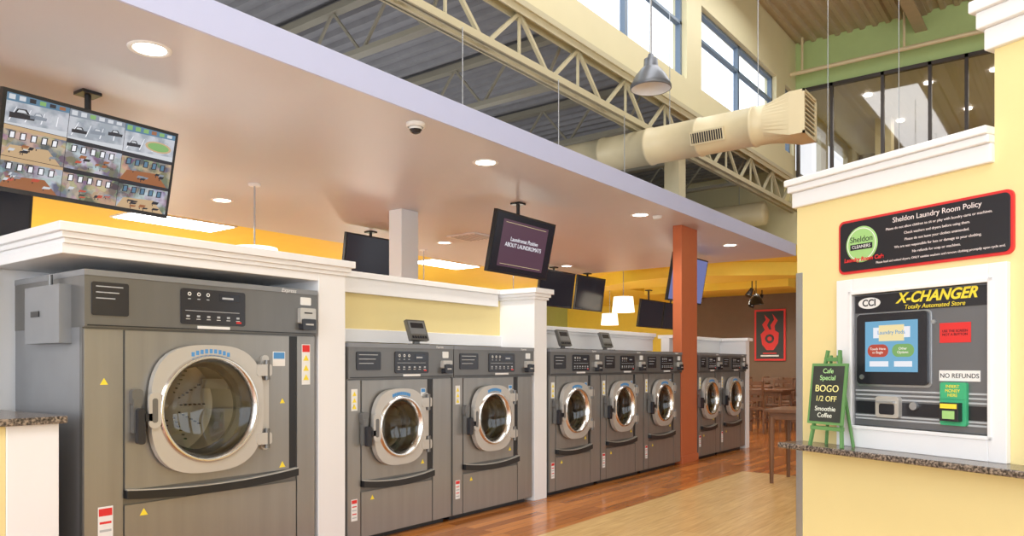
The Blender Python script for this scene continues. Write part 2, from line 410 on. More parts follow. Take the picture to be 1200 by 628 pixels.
for x in (-9,-6.5,-4.8): b.cyl((x,12.9,4.04),(x,12.9,4.8),0.006,'galv',seg=6)
b.build('air_duct')

def highbay(x,y,z):
    b=MB()
    b.lathe((x,y,z),'z',[(0.0,0.19),(0.005,0.20),(0.03,0.20),(0.05,0.19),(0.12,0.155),(0.19,0.10),(0.22,0.07),(0.29,0.065),(0.30,0.035),(0.34,0.025),(0.34,0.0)],'lampgrey',seg=36)
    b.lathe((x,y,z),'z',[(0.004,0.19),(0.05,0.17),(0.14,0.10),(0.14,0.0)],'whitep',seg=36)
    b.cyl((x,y,z+0.33),(x,y,7.0),0.012,'galv',seg=8)
    b.build('pendant_lamp')
highbay(-3.35,6.64,3.93)
for i,(x,y,z0) in enumerate(((-2.7,10.5,3.3),(-1.9,10.8,3.3),(-4.0,4.6,3.19),(-4.0,6.0,3.19),(-4.0,7.3,3.19))):
    b=MB(); b.cyl((x,y,z0),(x,y,6.98 if x>-3.9 else 3.98),0.005,'galv',seg=6)
    if x>-3.9: b.cyl((x,y,z0-0.05),(x,y,z0+0.02),0.02,'galv',seg=10)
    b.build('suspension_cable')

# ------------------------------------------------------------ columns
b=MB(); b.box(-4.12,-4.00,8.77,9.25,0,3.0,'orange'); b.box(-4.13,-3.985,8.76,9.26,0,0.10,'orange'); b.build('orange_column',bevel=0.006)
b=MB(); b.box(-6.28,-6.08,5.95,6.22,0,3.0,'white'); b.build('white_column',bevel=0.005)

# ------------------------------------------------------------ pony walls / casings
def cap(b,x0,x1,y0,y1,z,ov=0.05):
    b.box(x0-ov,x1+ov,y0-ov,y1+ov,z-0.045,z,'white')
    b.box(x0-ov*0.6,x1+ov*0.6,y0-ov*0.6,y1+ov*0.6,z-0.075,z-0.045,'white')
    b.box(x0-ov*0.3,x1+ov*0.3,y0-ov*0.3,y1+ov*0.3,z-0.10,z-0.075,'white')
b=MB()
b.box(-5.0,-4.0,3.16,3.385,0,1.85,'white')
b.box(-5.0,-4.0,1.60,3.16,1.80,1.85,'white')
cap(b,-5.0,-4.0,1.62,3.385,1.95,0.05)
b.box(-5.0,-4.9,-2,1.6,0,1.85,'white'); cap(b,-5.0,-4.9,-2,1.6,1.95,0.05)
b.box(-5.0,-4.95,1.6,3.16,0,1.8,'white')
b.build('washer_casing_wall',bevel=0.003)
b=MB()
b.box(-4.52,-4.40,3.385,5.60,1.42,1.85,'wall_y'); b.box(-4.40,-4.385,3.385,5.60,1.42,1.52,'white')
b.box(-4.52,-4.40,3.44,5.53,1.85,1.905,'white'); b.box(-4.56,-4.35,3.44,5.53,1.905,1.95,'white'); b.box(-4.39,-4.365,3.44,5.53,1.79,1.905,'white')
b.box(-5.0,-4.0,5.60,5.80,0,1.85,'white'); cap(b,-5.0,-4.0,5.60,5.80,1.95,0.05)
b.build('pony_wall',bevel=0.003)
b=MB()
b.box(-4.52,-4.40,5.80,8.78,1.42,1.60,'white'); b.box(-4.57,-4.35,5.86,8.78,1.60,1.645,'white'); b.box(-4.54,-4.38,5.86,8.78,1.57,1.6,'white')
b.build('pony_wall',bevel=0.003)
b=MB()
b.box(-4.52,-4.40,9.26,11.02,1.42,1.60,'white'); b.box(-4.57,-4.35,9.26,11.02,1.60,1.645,'white')
b.box(-5.0,-4.0,11.02,11.17,0,1.60,'white'); b.box(-5.03,-3.96,10.98,11.21,1.60,1.645,'white')
b.build('pony_wall',bevel=0.003)
b=MB(); b.box(-5.12,-5.02,3.2,11.17,0,1.40,'white'); b.build('wall_service_chase')

b=MB()
b.box(-4.88,-3.93,-1.2,1.60,0.965,1.0,'granite'); b.box(-4.88,-3.97,-1.2,1.35,0,0.965,'wall_y'); b.box(-4.88,-3.965,1.35,1.575,0,0.965,'white')
b.build('granite_counter',bevel=0.004)

# ------------------------------------------------------------ washers
def washer(name,Y0,W,H,big,reader=None):
    b=MB(); dep=0.85
    if big: zb=1.44; cy=0.66; cz=1.0; ra=0.345; rb=0.36; rg=0.272; pa,pb=0.205,1.225; zl=0.56; rs=1.29
    else: zb=1.15; cy=0.43*W; cz=0.80; ra=0.262; rb=0.275; rg=0.19; pa,pb=0.12*W,0.735*W; zl=0.41; rs=0.80*W
    b.box(-dep,-0.03,0,0.02,0.04,zb,'steel_side'); b.box(-dep,-0.03,W-0.02,W,0.04,zb,'steel_side'); b.box(-dep,-dep+0.02,0.02,W-0.02,0.04,zb,'steel_side')
    b.box(-dep,-0.05,0.03,W-0.03,0,0.05,'black')
    b.plate_hole(0,W,0.04,zb,cy,cz,rg,-0.03,0,'steel_dk')
    b.box(0,0.012,0.004,pa-0.01,0.045,zb-0.01,'steel')
    b.plate_hole(pa,pb,zl+0.03,zb-0.012,cy,cz,rg+0.02,0,0.016,'steel')
    b.box(0,0.006,pb+0.005,rs-0.005,zl,zb-0.012,'black')
    b.box(0,0.012,rs,W-0.004,0.045,zb-0.01,'steel')
    b.box(0,0.012,pa,rs-0.01,0.045,zl-0.05,'steel')
    n=14; top=[];bot=[]
    for k in range(n+1):
        y=pa+(rs-0.012-pa)*k/n; s_=(2*k/n-1); z=zl-0.012+0.03*s_*s_ - 0.01
        top.append((y,z+0.022)); bot.append((y,z-0.022))
    b.ext(bot+top[::-1],0,0.045,'black')
    b.ext([(p[0],p[1]+0.006) for p in top]+[(p[0],p[1]) for p in top[::-1]],0,0.04,'silver')
    b.box(-dep,0.03,-0.002,W+0.002,zb,H-0.03,'steel_dk'); b.box(-dep,0.035,-0.004,W+0.004,H-0.03,H,'steel_side')
    b.box(0.03,0.034,0.01,W-0.01,zb+0.006,zb+0.012,'black')
    c0,c1=(0.03,0.215) if big else (0.06*W,0.27*W)
    b.ext(rr(c0,c1,zb+0.06,H-0.06,0.012),0.03,0.037,'blackpanel')
    for j in range(3): b.box(0.037,0.0385,c0+0.02,c1-0.03-0.02*j,H-0.085-0.03*j,H-0.08-0.03*j,'greyp')
    d0,d1=(0.50,0.90) if big else (0.40*W,0.73*W)
    b.ext(rr(d0,d1,zb+0.035,H-0.055,0.015),0.03,0.038,'blackpanel')
    wd=d1-d0
    for j in range(3):
        y=d0+wd*(0.12+0.14*j); b.lathe((0.038,y,H-0.085),'x',[(0.002,0.011),(0.002,0.006)],'whitep',seg=14,smooth=False)
        b.box(0.038,0.0395,y-0.008,y+0.008,H-0.115,H-0.110,'greyp')
    b.box(0.038,0.040,d0+wd*0.58,d0+wd*0.9,H-0.115,H-0.075,'scr_dark'); b.box(0.040,0.041,d0+wd*0.62,d0+wd*0.80,H-0.103,H-0.092,'greyp')
    for j in range(6):
        y=d0+wd*(0.1+0.155*j); b.box(0.038,0.041,y-0.009,y+0.009,zb+0.075,zb+0.086,'greyp'); b.box(0.038,0.0395,y-0.012,y+0.012,zb+0.063,zb+0.066,'whitep')
    b.box(0.038,0.040,d0+wd*0.06,d0+wd*0.9,zb+0.11,zb+0.113,'greyp')
    b.box(0.038,0.0405,d0+wd*0.85,d0+wd*0.93,zb+0.05,zb+0.06,'red')
    b.box(0.03,0.036,d0+wd*0.25,d0+wd*0.75,zb+0.012,zb+0.028,'whitep')
    e0,e1=(W-0.15,W-0.03) if big else (W-0.145,W-0.04)
    b.ext(rr(e0,e1,zb+0.07,H-0.12,0.01),0.03,0.06,'silver'); b.ext(rr(e0+0.01,e1-0.01,zb+0.03,zb+0.10,0.008),0.03,0.075,'blackpanel')
    b.ext(rr(e0+0.02,e1-0.02,H-0.10,H-0.05,0.006),0.03,0.036,'whitep')
    b.box(0.06,0.063,e0+0.03,e1-0.03,H-0.155,H-0.147,'black'); b.box(0.075,0.078,e0+0.03,e1-0.03,zb+0.06,zb+0.07,'silver')
    N=56
    out=[];inn=[]
    for j in range(N):
        t=2*pi*j/N; c,q=math.cos(t),math.sin(t); nn=2.9
        rr_=(abs(c/ra)**nn+abs(q/rb)**nn)**(-1/nn)
        out.append((cy+c*rr_,cz+q*rr_)); inn.append((cy+c*(rg+0.03),cz+q*(rg+0.03)))
    b.ring(out,inn,0.03,0.07,'silver')
    b.lathe((0,cy,cz),'x',[(0.070,rg+0.034),(0.088,rg+0.024),(0.088,rg+0.012),(0.06,rg-0.004),(0.02,rg-0.012),(-0.03,rg-0.014)],'chrome',seg=56)
    b.lathe((0,cy,cz),'x',[(0.03,ra*0.97),(0.0,ra*0.9)],'gasket',seg=40)
    b.lathe((0,cy,cz),'x',[(0.055,rg-0.006),(0.045,rg*0.9),(0.025,rg*0.6),(0.015,rg*0.3),(0.012,0.001)],'glass_door',seg=40)
    b.lathe((0,cy,cz),'x',[(-0.03,rg-0.014),(-0.05,rg-0.035),(-0.09,rg-0.03)],'gasket',seg=48)
    b.lathe((0,cy,cz),'x',[(-0.09,rg-0.03),(-0.10,rg-0.025),(-0.11,rg+0.03)],'chrome',seg=48)
    db=-0.42
    b.lathe((0,cy,cz),'x',[(-0.11,rg+0.03),(db,rg+0.03),(db-0.02,rg*0.8),(db,rg*0.35),(db+0.03,0.001)],'drum',seg=48)
    for j in range(12):
        for q in range(3,9):
            t=2*pi*j/12; rq=rg*q/9
            b.cyl((db-0.01,cy+rq*math.cos(t),cz+rq*math.sin(t)),(db+0.012,cy+rq*math.cos(t),cz+rq*math.sin(t)),0.005,'black',seg=6)
    for j in range(3):
        t=2*pi*j/3+0.5; p=Vector((0,math.cos(t),math.sin(t)))
        a0=Vector((0,cy,cz))+p*(rg+0.0)
        b.beam(a0+Vector((-0.12,0,0)),a0+Vector((db+0.02,0,0)),0.04,0.06,'drum')
    hy=cy-ra
    b.box(0.02,0.055,hy-0.085,hy-0.045,cz-0.11,cz+0.07,'steel_dk')
    b.ext(rr(hy-0.075,hy-0.035,cz-0.17 if big else cz-0.12,cz+0.02,0.015),0.05,0.085,'blackpanel')
    b.box(0.055,0.085,hy-0.04,hy+0.02,cz-0.05,cz-0.01,'blackpanel')
    b.ext(rr(hy-0.09,hy-0.03,cz+0.03,cz+0.12,0.02),0.016,0.05,'steel_dk')
    b.ext(rr(hy-0.018,hy+0.05,cz-0.09,cz+0.10,0.03),0.068,0.085,'silver'); b.ext(rr(hy+0.0,hy+0.03,cz-0.06,cz+0.07,0.013),0.085,0.0865,'steel_dk')
    gy=cy+ra
    b.ext(rr(gy+0.01,gy+0.06,cz-rb*0.75,cz+rb*0.85,0.02),0.016,0.035,'silver')
    for s_ in (-0.55,0.6): 
        b.ext(rr(gy-0.05,gy+0.055,cz+rb*s_-0.035,cz+rb*s_+0.035,0.015),0.03,0.075,'silver')
        b.cyl((0.06,gy+0.03,cz+rb*s_-0.06),(0.06,gy+0.03,cz+rb*s_+0.06),0.017,'steel_dk',seg=14)
    for j in range(9):
        t=pi/2+(j-4)*0.085; rq=rb-0.035
        b.box(0.07,0.0715,cy+rq*math.cos(t)-0.009,cy+rq*math.cos(t)+0.009,cz+rq*math.sin(t)-0.012,cz+rq*math.sin(t)+0.012,'bluep')
    def tri(y,z,s,x): b.ext([(y-s,z-s*0.7),(y+s,z-s*0.7),(y,z+s)],x,x+0.0015,'yellowp')
    sc=1.0 if big else 0.85
    tri(0.10 if big else 0.06,cz+0.16,0.020*sc,0.012); tri(pb-0.05,cz-rb*1.05,0.022*sc,0.016); tri(pa+0.10,zl-0.10,0.022*sc,0.012); tri(pb-0.05,cz+0.02,0.018*sc,0.016)
    def sticker(y,z,w,h,x):
        b.box(x,x+0.001,y,y+w,z,z+h,'whitep'); b.box(x+0.001,x+0.0015,y+0.004,y+w-0.004,z+h*0.8,z+h*0.96,'red')
        for q in range(4): b.box(x+0.001,x+0.0015,y+0.008,y+w-0.008,z+h*(0.12+0.17*q),z+h*(0.17+0.17*q),'red' if q%2 else 'greyp')
    if big:
        sticker(0.07,0.28,0.075,0.24,0.012)
        y=rs+0.035; b.box(0.012,0.0135,y,y+0.065,1.12,1.38,'whitep'); b.box(0.0135,0.0145,y+0.004,y+0.061,1.33,1.375,'red')
        for z in (1.165,1.225,1.29): tri(y+0.032,z,0.022,0.0138)
        b.box(0.016,0.0175,pb-0.12,pb-0.03,1.24,1.33,'whitep'); b.box(0.0175,0.0185,pb-0.115,pb-0.035,1.285,1.325,'bluep')
    else:
        sticker(0.035,0.17,0.055,0.15,0.012)
        y=0.035; b.box(0.012,0.0135,y,y+0.055,0.93,1.08,'whitep')
        for z in (0.955,1.00,1.045): tri(y+0.027,z,0.018,0.0138)
        b.box(0.016,0.0175,pb-0.07,pb-0.02,1.01,1.07,'whitep'); b.box(0.0175,0.0185,pb-0.066,pb-0.024,1.04,1.066,'bluep')
    if big:
        b.box(-0.55,-0.12,-0.06,0.0,1.36,1.66,'steel_side'); b.box(-0.46,-0.36,-0.066,-0.06,1.5,1.53,'black')
        b.cyl((-0.3,-0.03,1.66),(-0.3,-0.03,1.72),0.012,'steel_dk')
    o=b.build(name,loc=(-4.01,Y0,0),bevel=0.003)
    text('label','Express',0.035 if big else 0.026,(0.036,W-0.22 if big else W-0.16,H-0.016),FX,'whitep',o,shear=0.2)
    return o
washer('washing_machine_large',1.70,1.43,1.73,True)
for (y,w) in ((3.40,1.062),(4.475,1.085),(5.835,0.94),(6.785,0.955),(7.75,0.985),(9.27,0.75),(10.03,0.95)):
    washer('washing_machine',y,w,1.40,False)
for y in (4.24,6.33,7.17):
    b=MB()
    b.box(-0.16,-0.02,-0.05,0.05,0,0.012,'steel_dk'); b.box(-0.13,-0.11,-0.03,0.03,0.0,0.10,'steel_dk')
    t=math.radians(20)
    def q(u,w,h):
        return (-0.10+u*math.cos(t)-h*math.sin(t), w, 0.03+u*math.sin(t)+h*math.cos(t))
    def slab(u0,u1,w0,w1,h0,h1,m):
        vs=[q(u,w,h) for (u,w,h) in ((u0,w0,h0),(u1,w0,h0),(u1,w1,h0),(u0,w1,h0),(u0,w0,h1),(u1,w0,h1),(u1,w1,h1),(u0,w1,h1))]
        b.add(vs,[(3,2,1,0),(4,5,6,7),(0,1,5,4),(1,2,6,5),(2,3,7,6),(3,0,4,7)],m)
    slab(0,0.03,-0.10,0.10,0,0.17,'steel_dk'); slab(0.03,0.032,-0.085,0.085,0.05,0.155,'steel_side')
    slab(0.032,0.033,-0.07,0.07,0.10,0.145,'blackpanel')
    for i in range(6): slab(0.03,0.034,-0.08+0.028*i,-0.062+0.028*i,0.015,0.035,'blackpanel')
    b.build('card_reader',loc=(-4.05,y,1.40),bevel=0.003)

# ------------------------------------------------------------ ceiling fittings
def downlight(x,y,z,p=35,real=True):
    b=MB(); b.lathe((x,y,z),'z',[(0.0,0.115),(-0.006,0.112),(-0.008,0.095),(-0.002,0.085)],'whitep',seg=32)
    b.lathe((x,y,z),'z',[(-0.003,0.086),(-0.003,0.001)],'emit',seg=32)
    b.build('recessed_downlight')
    if p:
        l=bpy.data.lights.new('downlight_lamp','SPOT'); l.energy=p; l.spot_size=math.radians(150); l.spot_blend=0.6; l.color=(1,0.92,0.80); l.shadow_soft_size=0.06
        o=bpy.data.objects.new('downlight_lamp',l); S.collection.objects.link(o); o.location=(x,y,z-0.03)
for y in (-0.8,2.1,5.04,7.9,10.7): downlight(-4.12,y,3.0,60)
for y in (1.0,4.5,8.0,11.2): downlight(-7.3,y,3.0,80)
for (x,y) in ((-4.6,13.0),(-6.5,15.4),(-5.3,15.2),(-6.2,18.2),(-4.6,18.4),(-7.4,17.5)): downlight(x,y,3.12,90)
b=MB(); b.lathe((-3.86,3.92,3.0),'z',[(0,0.070),(-0.025,0.070),(-0.03,0.055)],'whitep',seg=28)
b.lathe((-3.86,3.92,2.97),'z',[(0,0.048),(-0.015,0.046)],'whitep',seg=28); b.lathe((-3.86,3.92,2.955),'z',[(0,0.046),(-0.02,0.034),(-0.03,0.015),(-0.032,0.0)],'blackpanel',seg=28); b.build('dome_camera')
b=MB(); b.lathe((-4.0,8.1,3.0),'z',[(0,0.06),(-0.03,0.05),(-0.035,0)],'whitep',seg=20); b.build('smoke_detector')
b=MB(); b.box(-6.9,-6.4,7.6,8.1,2.985,3.0,'whitep')
for k in range(7): b.box(-6.86+0.07*k,-6.83+0.07*k,7.64,8.06,2.98,2.985,'greyp')
b.build('ceiling_vent')
def troffer(x0,x1,y0,y1,z):
    b=MB(); b.box(x0-0.03,x1+0.03,y0-0.03,y1+0.03,z-0.015,z,'whitep'); b.box(x0,x1,y0,y1,z-0.02,z-0.015,'troffer'); b.build('ceiling_troffer')
troffer(-9.2,-8.65,4.25,5.5,3.02); troffer(-9.2,-8.65,9.2,10.4,3.02); troffer(-11.8,-11.3,6.0,7.2,3.02); troffer(-11.8,-11.3,1.5,2.7,3.02); troffer(-11.8,-11.3,11,12.2,3.02); troffer(-11.5,-11,15.5,16.7,3.02)
def shade(x,y,z,r,h,zc):
    b=MB(); b.lathe((x,y,z),'z',[(0,r),(h,r*0.86),(h,0.01)],'shade',seg=32); b.lathe((x,y,z),'z',[(0,r-0.005),(0.0,0.001)],'shade',seg=32)
    b.cyl((x,y,z+h),(x,y,zc),0.008,'galv',seg=8); b.lathe((x,y,zc),'z',[(0,0.06),(-0.02,0.055),(-0.02,0)],'whitep',seg=20); b.build('pendant_shade_lamp')
shade(-6.4,4.29,2.13,0.25,0.25,3.0); shade(-7.15,13.0,2.27,0.22,0.30,3.12); shade(-7.8,10.3,2.12,0.16,0.2,3.0); shade(-8.0,8.3,2.3,0.2,0.2,3.0); shade(-8.6,15.0,2.15,0.2,0.26,3.12)
def point(x,y,z,p,name='hidden_fill_light'):  # added fill without a fixture, hidden low to brighten gold ceiling and cafe
    l=bpy.data.lights.new(name,'POINT'); l.energy=p; l.color=(1,0.94,0.82); l.shadow_soft_size=0.25
    o=bpy.data.objects.new(name,l); S.collection.objects.link(o); o.location=(x,y,z)
point(-10.6,2.2,1.0,90); point(-10.6,5.5,1.0,90); point(-10.6,9.5,1.0,90); point(-10.8,14.5,1.0,80); point(-6.6,14.2,1.1,35)

# ------------------------------------------------------------ televisions
def tv(x,y,zc,w,h,tilt,zceil,rz=0.0,kind='off'):
    e=empty('television',(x,y,zc),(0,0,rz))
    b=MB(); b.box(-0.045,0.0,-w/2,w/2,-h/2,h/2,'black'); b.box(-0.09,-0.045,-w*0.3,w*0.3,-h*0.3,h*0.25,'black')
    sm={'off':'scr_dark','cctv':'black','slide':'scr_purple','blue':'scr_blue'}[kind]
    b.box(0,0.003,-w/2+0.02,w/2-0.02,-h/2+0.025,h/2-0.02,'scr_dark' if kind=='slide' else sm)
    if kind=='slide': b.box(0.003,0.0035,-w*0.38,w*0.38,-h*0.38,h*0.38,sm)
    if kind=='blue':
        b.box(0.003,0.0035,-w*0.3,w*0.1,-h*0.3,h*0.3,'scr_sky')
    p=b.build('screen_panel',rot=(0,tilt,0),bevel=0.004,parent=e)
    if kind=='slide':
        c=MB(); 
        c.box(0.004,0.005,-w*0.34,w*0.34,-h*0.34,-h*0.335,'scr_yel'); c.box(0.004,0.005,-w*0.34,w*0.34,h*0.335,h*0.34,'scr_yel')
        c.build('slide_rules',parent=p)
        text('slide_text','Laundromat Positive\nABOUT LAUNDROMATS',0.062,(0.006,0,0.02),FX,'scr_white',p)
    if kind=='cctv':
        c=MB(); cw=(w-0.04)/3; ch=(h-0.045)/3
        rnd=random.Random(5)
        for i in range(3):
            for j in range(3):
                y0=-w/2+0.02+cw*i+0.0015; z0=-h/2+0.025+ch*j+0.0015; y1=y0+cw-0.003; z1=z0+ch-0.003
                outd=(j==2)
                c.box(0.003,0.0035,y0,y1,z0,z1,'feed_out' if outd else ('feed_in2' if (i+j)%2==0 else 'feed_in'))
                def quad(ps,m,x): 
                    c.add([(x,a,d) for a,d in ps],[(0,1,2,3)],m)
                L=lambda u,v:(y0+(y1-y0)*u,z0+(z1-z0)*v)
                if outd:
                    quad([L(0,0),L(1,0),L(1,0.18),L(0,0.05)],'cc_lg',0.0037)
                    if i==2: 
                        g=[(0.68+0.27*math.cos(2*pi*k/16),0.42+0.2*math.sin(2*pi*k/16)) for k in range(16)]
                        c.add([(0.0041,)+L(*q_) for q_ in g],[tuple(range(16))],'cc_tan'); g=[(0.68+0.22*math.cos(2*pi*k/16),0.42+0.15*math.sin(2*pi*k/16)) for k in range(16)]
                        c.add([(0.0043,)+L(*q_) for q_ in g],[tuple(range(16))],'scr_green')
                    for k in range(4): quad([L(0.05+0.25*k,0.12+0.05*k),L(0.07+0.25*k,0.12+0.05*k),L(0.17+0.22*k,0.6),L(0.16+0.22*k,0.6)],'scr_white',0.0040)
                    quad([L(0,0.74),L(1,0.82),L(1,1),L(0,1)],'cc_grey' if i==1 else 'cc_teal',0.0041)
                    for k in range(6): quad([L(0.03+0.16*k,0.8+0.01*k),L(0.13+0.16*k,0.81+0.01*k),L(0.13+0.16*k,0.97),L(0.03+0.16*k,0.96)],rnd.choice(['cc_dark','cc_brown','cc_lg','scr_green']),0.0042)
                    for k in range((2,3,1)[i]):
                        u=0.06+0.32*k; v=0.22+0.1*k; m1=('cc_dark','cc_grey','cc_dark')[k]; s_=1.5 if (i==0 and k==0) else 1.0
                        def P(a_,b_): return L(u+a_*s_,v+b_*s_)
                        quad([P(0,0),P(0.26,0.04),P(0.27,0.14),P(0,0.12)],m1,0.0044)
                        quad([P(0.05,0.12),P(0.21,0.14),P(0.17,0.24),P(0.08,0.22)],m1,0.0044)
                        quad([P(0.075,0.14),P(0.18,0.155),P(0.155,0.21),P(0.09,0.2)],'cc_lg',0.0047)
                else:
                    quad([L(0,0),L(0.95,0),L(0.72,0.45),L(0.12,0.38)],('cc_brown','feed_in','cc_tan','feed_in2')[(i+2*j)%4],0.0039)
                    quad([L(0,0.86),L(1,0.90),L(1,1),L(0,1)],'cc_tan' if i==0 else 'cc_dark',0.0040)
                    for k in range(5): 
                        u=0.08+0.17*k; quad([L(u,0.58),L(u+0.10,0.60),L(u+0.11,0.84),L(u+0.01,0.82)],'cc_dark',0.0042)
                        quad([L(u+0.02,0.61),L(u+0.085,0.62),L(u+0.09,0.81),L(u+0.03,0.80)],'scr_white' if i<2 else 'cc_teal',0.0043)
                    for k in range(8):
                        u=rnd.uniform(0.04,0.78); v=rnd.uniform(0.04,0.42); s1=rnd.uniform(0.07,0.13); s2=rnd.uniform(0.06,0.12)
                        m1=rnd.choice(['cc_dark','cc_lg','cc_brown','cc_grey','scr_red'] if i!=2 else ['cc_dark','cc_dark','cc_grey','cc_brown'])
                        quad([L(u,v),L(u+s1,v+0.02),L(u+s1+0.03,v+s2),L(u+0.03,v+s2)],m1,0.0044+0.0001*k)
                        quad([L(u+0.02,max(0,v-0.06)),L(u+0.035,max(0,v-0.06)),L(u+0.035,v),L(u+0.02,v)],'cc_dark',0.0044+0.0001*k)
        c.build('camera_feeds',parent=p)
    c=MB(); c.cyl((-0.07,0,0.0),(-0.07,0,zceil-zc),0.02,'black',seg=12); c.box(-0.13,-0.01,-0.06,0.06,zceil-zc-0.02,zceil-zc,'black')
    c.box(-0.10,-0.05,-0.10,0.10,-0.05,0.05,'black'); c.build('ceiling_mount',parent=e)
    return e
tv(-5.03,2.20,2.56,1.08,0.59,math.radians(14),3.0,0.05,'cctv')
tv(-4.81,6.53,2.52,1.11,0.64,math.radians(12),3.0,0.03,'slide')
tv(-4.9,11.0,2.57,1.25,0.72,math.radians(10),3.0,0.0,'blue')
tv(-7.4,6.75,2.62,1.0,0.60,math.radians(8),3.0); tv(-7.5,11.2,2.6,1.1,0.65,math.radians(8),3.0); tv(-7.5,12.35,2.6,1.0,0.65,math.radians(8),3.0)
tv(-7.5,14.9,2.35,1.1,0.6,math.radians(8),2.88); tv(-6.4,1.85,2.38,1.0,0.5,math.radians(10),3.0); tv(-7.5,16.0,2.35,1.0,0.6,math.radians(8),3.12)

def poster(x,y,z,w,h,facing,back,frame='red'):
    b=MB(); b.box(-w/2,w/2,0,0.03,-h/2,h/2,frame); b.box(-w/2+0.05,w/2-0.05,-0.005,0.0,-h/2+0.05,h/2-0.05,back)
    b.ext([(-0.24,0.02),(-0.20,-0.25),(-0.08,-0.40),(0.10,-0.40),(0.22,-0.22),(0.24,0.05),(0.10,0.14),(-0.12,0.14)],-0.012,-0.005,'red','xz')
    b.ext([(-0.12,0.12),(-0.20,0.28),(-0.10,0.40),(-0.14,0.54),(0.0,0.40),(-0.07,0.26),(0.0,0.12)],-0.010,-0.004,'red','xz')
    b.ext([(0.05,0.12),(0.02,0.26),(0.12,0.40),(0.07,0.56),(0.21,0.38),(0.13,0.24),(0.14,0.12)],-0.011,-0.004,'red','xz')
    b.lathe((0.0,-0.012,-0.10),'y',[(0.0,0.12),(-0.003,0.11),(-0.003,0.07),(0.0,0.06)],'blackpanel',seg=28)
    b.box(-0.24,0.24,-0.008,-0.004,-0.57,-0.53,'whitep'); b.box(-0.18,0.18,-0.008,-0.004,-0.50,-0.47,'red')
    b.build('framed_poster',loc=(x,y,z),rot=(0,0,facing))
poster(-6.6,19.96,2.03,0.82,1.36,0,'black')
b=MB(); b.box(-12.99,-12.95,11.5,13.2,2.0,2.6,'gold'); b.box(-12.95,-12.945,11.6,13.1,2.07,2.53,'scr_green'); b.box(-12.945,-12.94,12.0,12.7,2.15,2.4,'bluep'); b.build('framed_painting')

# ------------------------------------------------------------ cafe furniture
def table(x,y,w=0.75,l=0.75,m='wood_dk',rz=0):
    b=MB(); b.box(-w/2,w/2,-l/2,l/2,0.745,0.78,m); b.box(-w/2+0.05,w/2-0.05,-l/2+0.05,l/2-0.05,0.67,0.745,m)
    for sx in(-1,1):
        for sy in(-1,1):
            b.cyl((sx*(w/2-0.06),sy*(l/2-0.06),0),(sx*(w/2-0.06),sy*(l/2-0.06),0.70),0.02,m,r1=0.032,seg=8)
    b.build('cafe_table',loc=(x,y,0.004 if y<8.6 else 0),rot=(0,0,rz),bevel=0.004)
def chair(x,y,rz):
    b=MB(); m='wood_dk'
    b.box(-0.21,0.21,-0.2,0.22,0.43,0.465,m)
    for sx in(-1,1):
        b.beam((sx*0.18,-0.18,0),(sx*0.18,-0.18,0.43),0.035,0.035,m); b.beam((sx*0.18,0.20,0),(sx*0.18,0.19,0.45),0.035,0.035,m); b.beam((sx*0.18,0.19,0.45),(sx*0.18,0.26,0.95),0.035,0.035,m)
        b.beam((sx*0.18,-0.18,0.2),(sx*0.18,0.19,0.2),0.02,0.025,m)
    for z in (0.62,0.76,0.91): b.beam((-0.18,0.19+(z-0.45)*0.14,z),(0.18,0.19+(z-0.45)*0.14,z),0.02,0.07,m)
    b.beam((-0.18,-0.18,0.25),(0.18,-0.18,0.25),0.02,0.025,m)
    b.build('dining_chair',loc=(x,y,0),rot=(0,0,rz),bevel=0.003)
for (x,y) in ((-4.75,14.3),(-5.7,16.4),(-4.2,17.0),(-5.4,18.7),(-7.2,17.6)):
    table(x,y); chair(x,y-0.62,pi); chair(x,y+0.62,0); chair(x-0.62,y,pi/2); chair(x+0.62,y,-pi/2)
table(-2.32,8.2,0.68,0.68)
for (x,y) in ((-5.6,15.8),(-5.9,17.3),(-6.6,18.8)):
    b=MB(); b.cyl((x,y,3.12),(x,y,2.85),0.012,'black',seg=8); b.cyl((x,y,2.86),(x-0.06,y-0.08,2.70),0.04,'black',r1=0.07,seg=14); b.build('track_spotlight')
b=MB(); b.lathe((-5.2,14.9,2.45),'z',[(0,0.16),(0.1,0.12),(0.2,0.05),(0.22,0)],'black',seg=24); b.cyl((-5.2,14.9,2.65),(-5.2,14.9,3.12),0.008,'black',seg=8); b.build('dark_pendant_lamp')

# ------------------------------------------------------------ angled wall with change machine
E=(-1.18,4.128,0); PH=-math.atan2(0.4335,0.9012)
R=(0,0,PH)
b=MB()
b.box(-0.05,0.27,0,0.18,0,2.1,'wall_y'); 
b.box(0.27,1.02,0,0.18,0,0.92,'wall_y'); b.box(0.27,1.02,0,0.18,1.62,2.1,'wall_y'); b.box(0.27,1.02,0.12,0.18,0.92,1.62,'wall_y')
b.box(1.02,3.0,0,0.18,0,2.1,'wall_y'); b.box(0.985,3.0,0,0.18,2.1,2.56,'wall_y')
wr=b.build('wall_angled',loc=E,rot=R)
b=MB()
b.box(-0.09,0.985,-0.06,0.24,2.205,2.24,'white'); b.box(-0.08,0.985,-0.045,0.225,2.17,2.205,'white'); b.box(-0.065,0.985,-0.025,0.205,2.09,2.17,'white')
b.box(0.915,3.0,-0.07,0.25,2.72,2.77,'white'); b.box(0.935,3.0,-0.05,0.23,2.65,2.72,'white'); b.box(0.955,3.0,-0.025,0.205,2.56,2.65,'white')
b.build('trim_1',loc=E,rot=R,bevel=0.006)
b=MB(); b.box(-0.053,-0.012,-0.004,0,0.0,1.74,'galv'); b.box(-0.054,-0.05,-0.004,0.05,0.0,1.74,'galv'); b.build('trim_corner_guard',loc=E,rot=R)
b=MB(); b.box(-0.01,3.0,-0.19,0.0,0.815,0.845,'granite'); b.build('granite_shelf',loc=E,rot=R,bevel=0.008,seg=3)
b=MB()
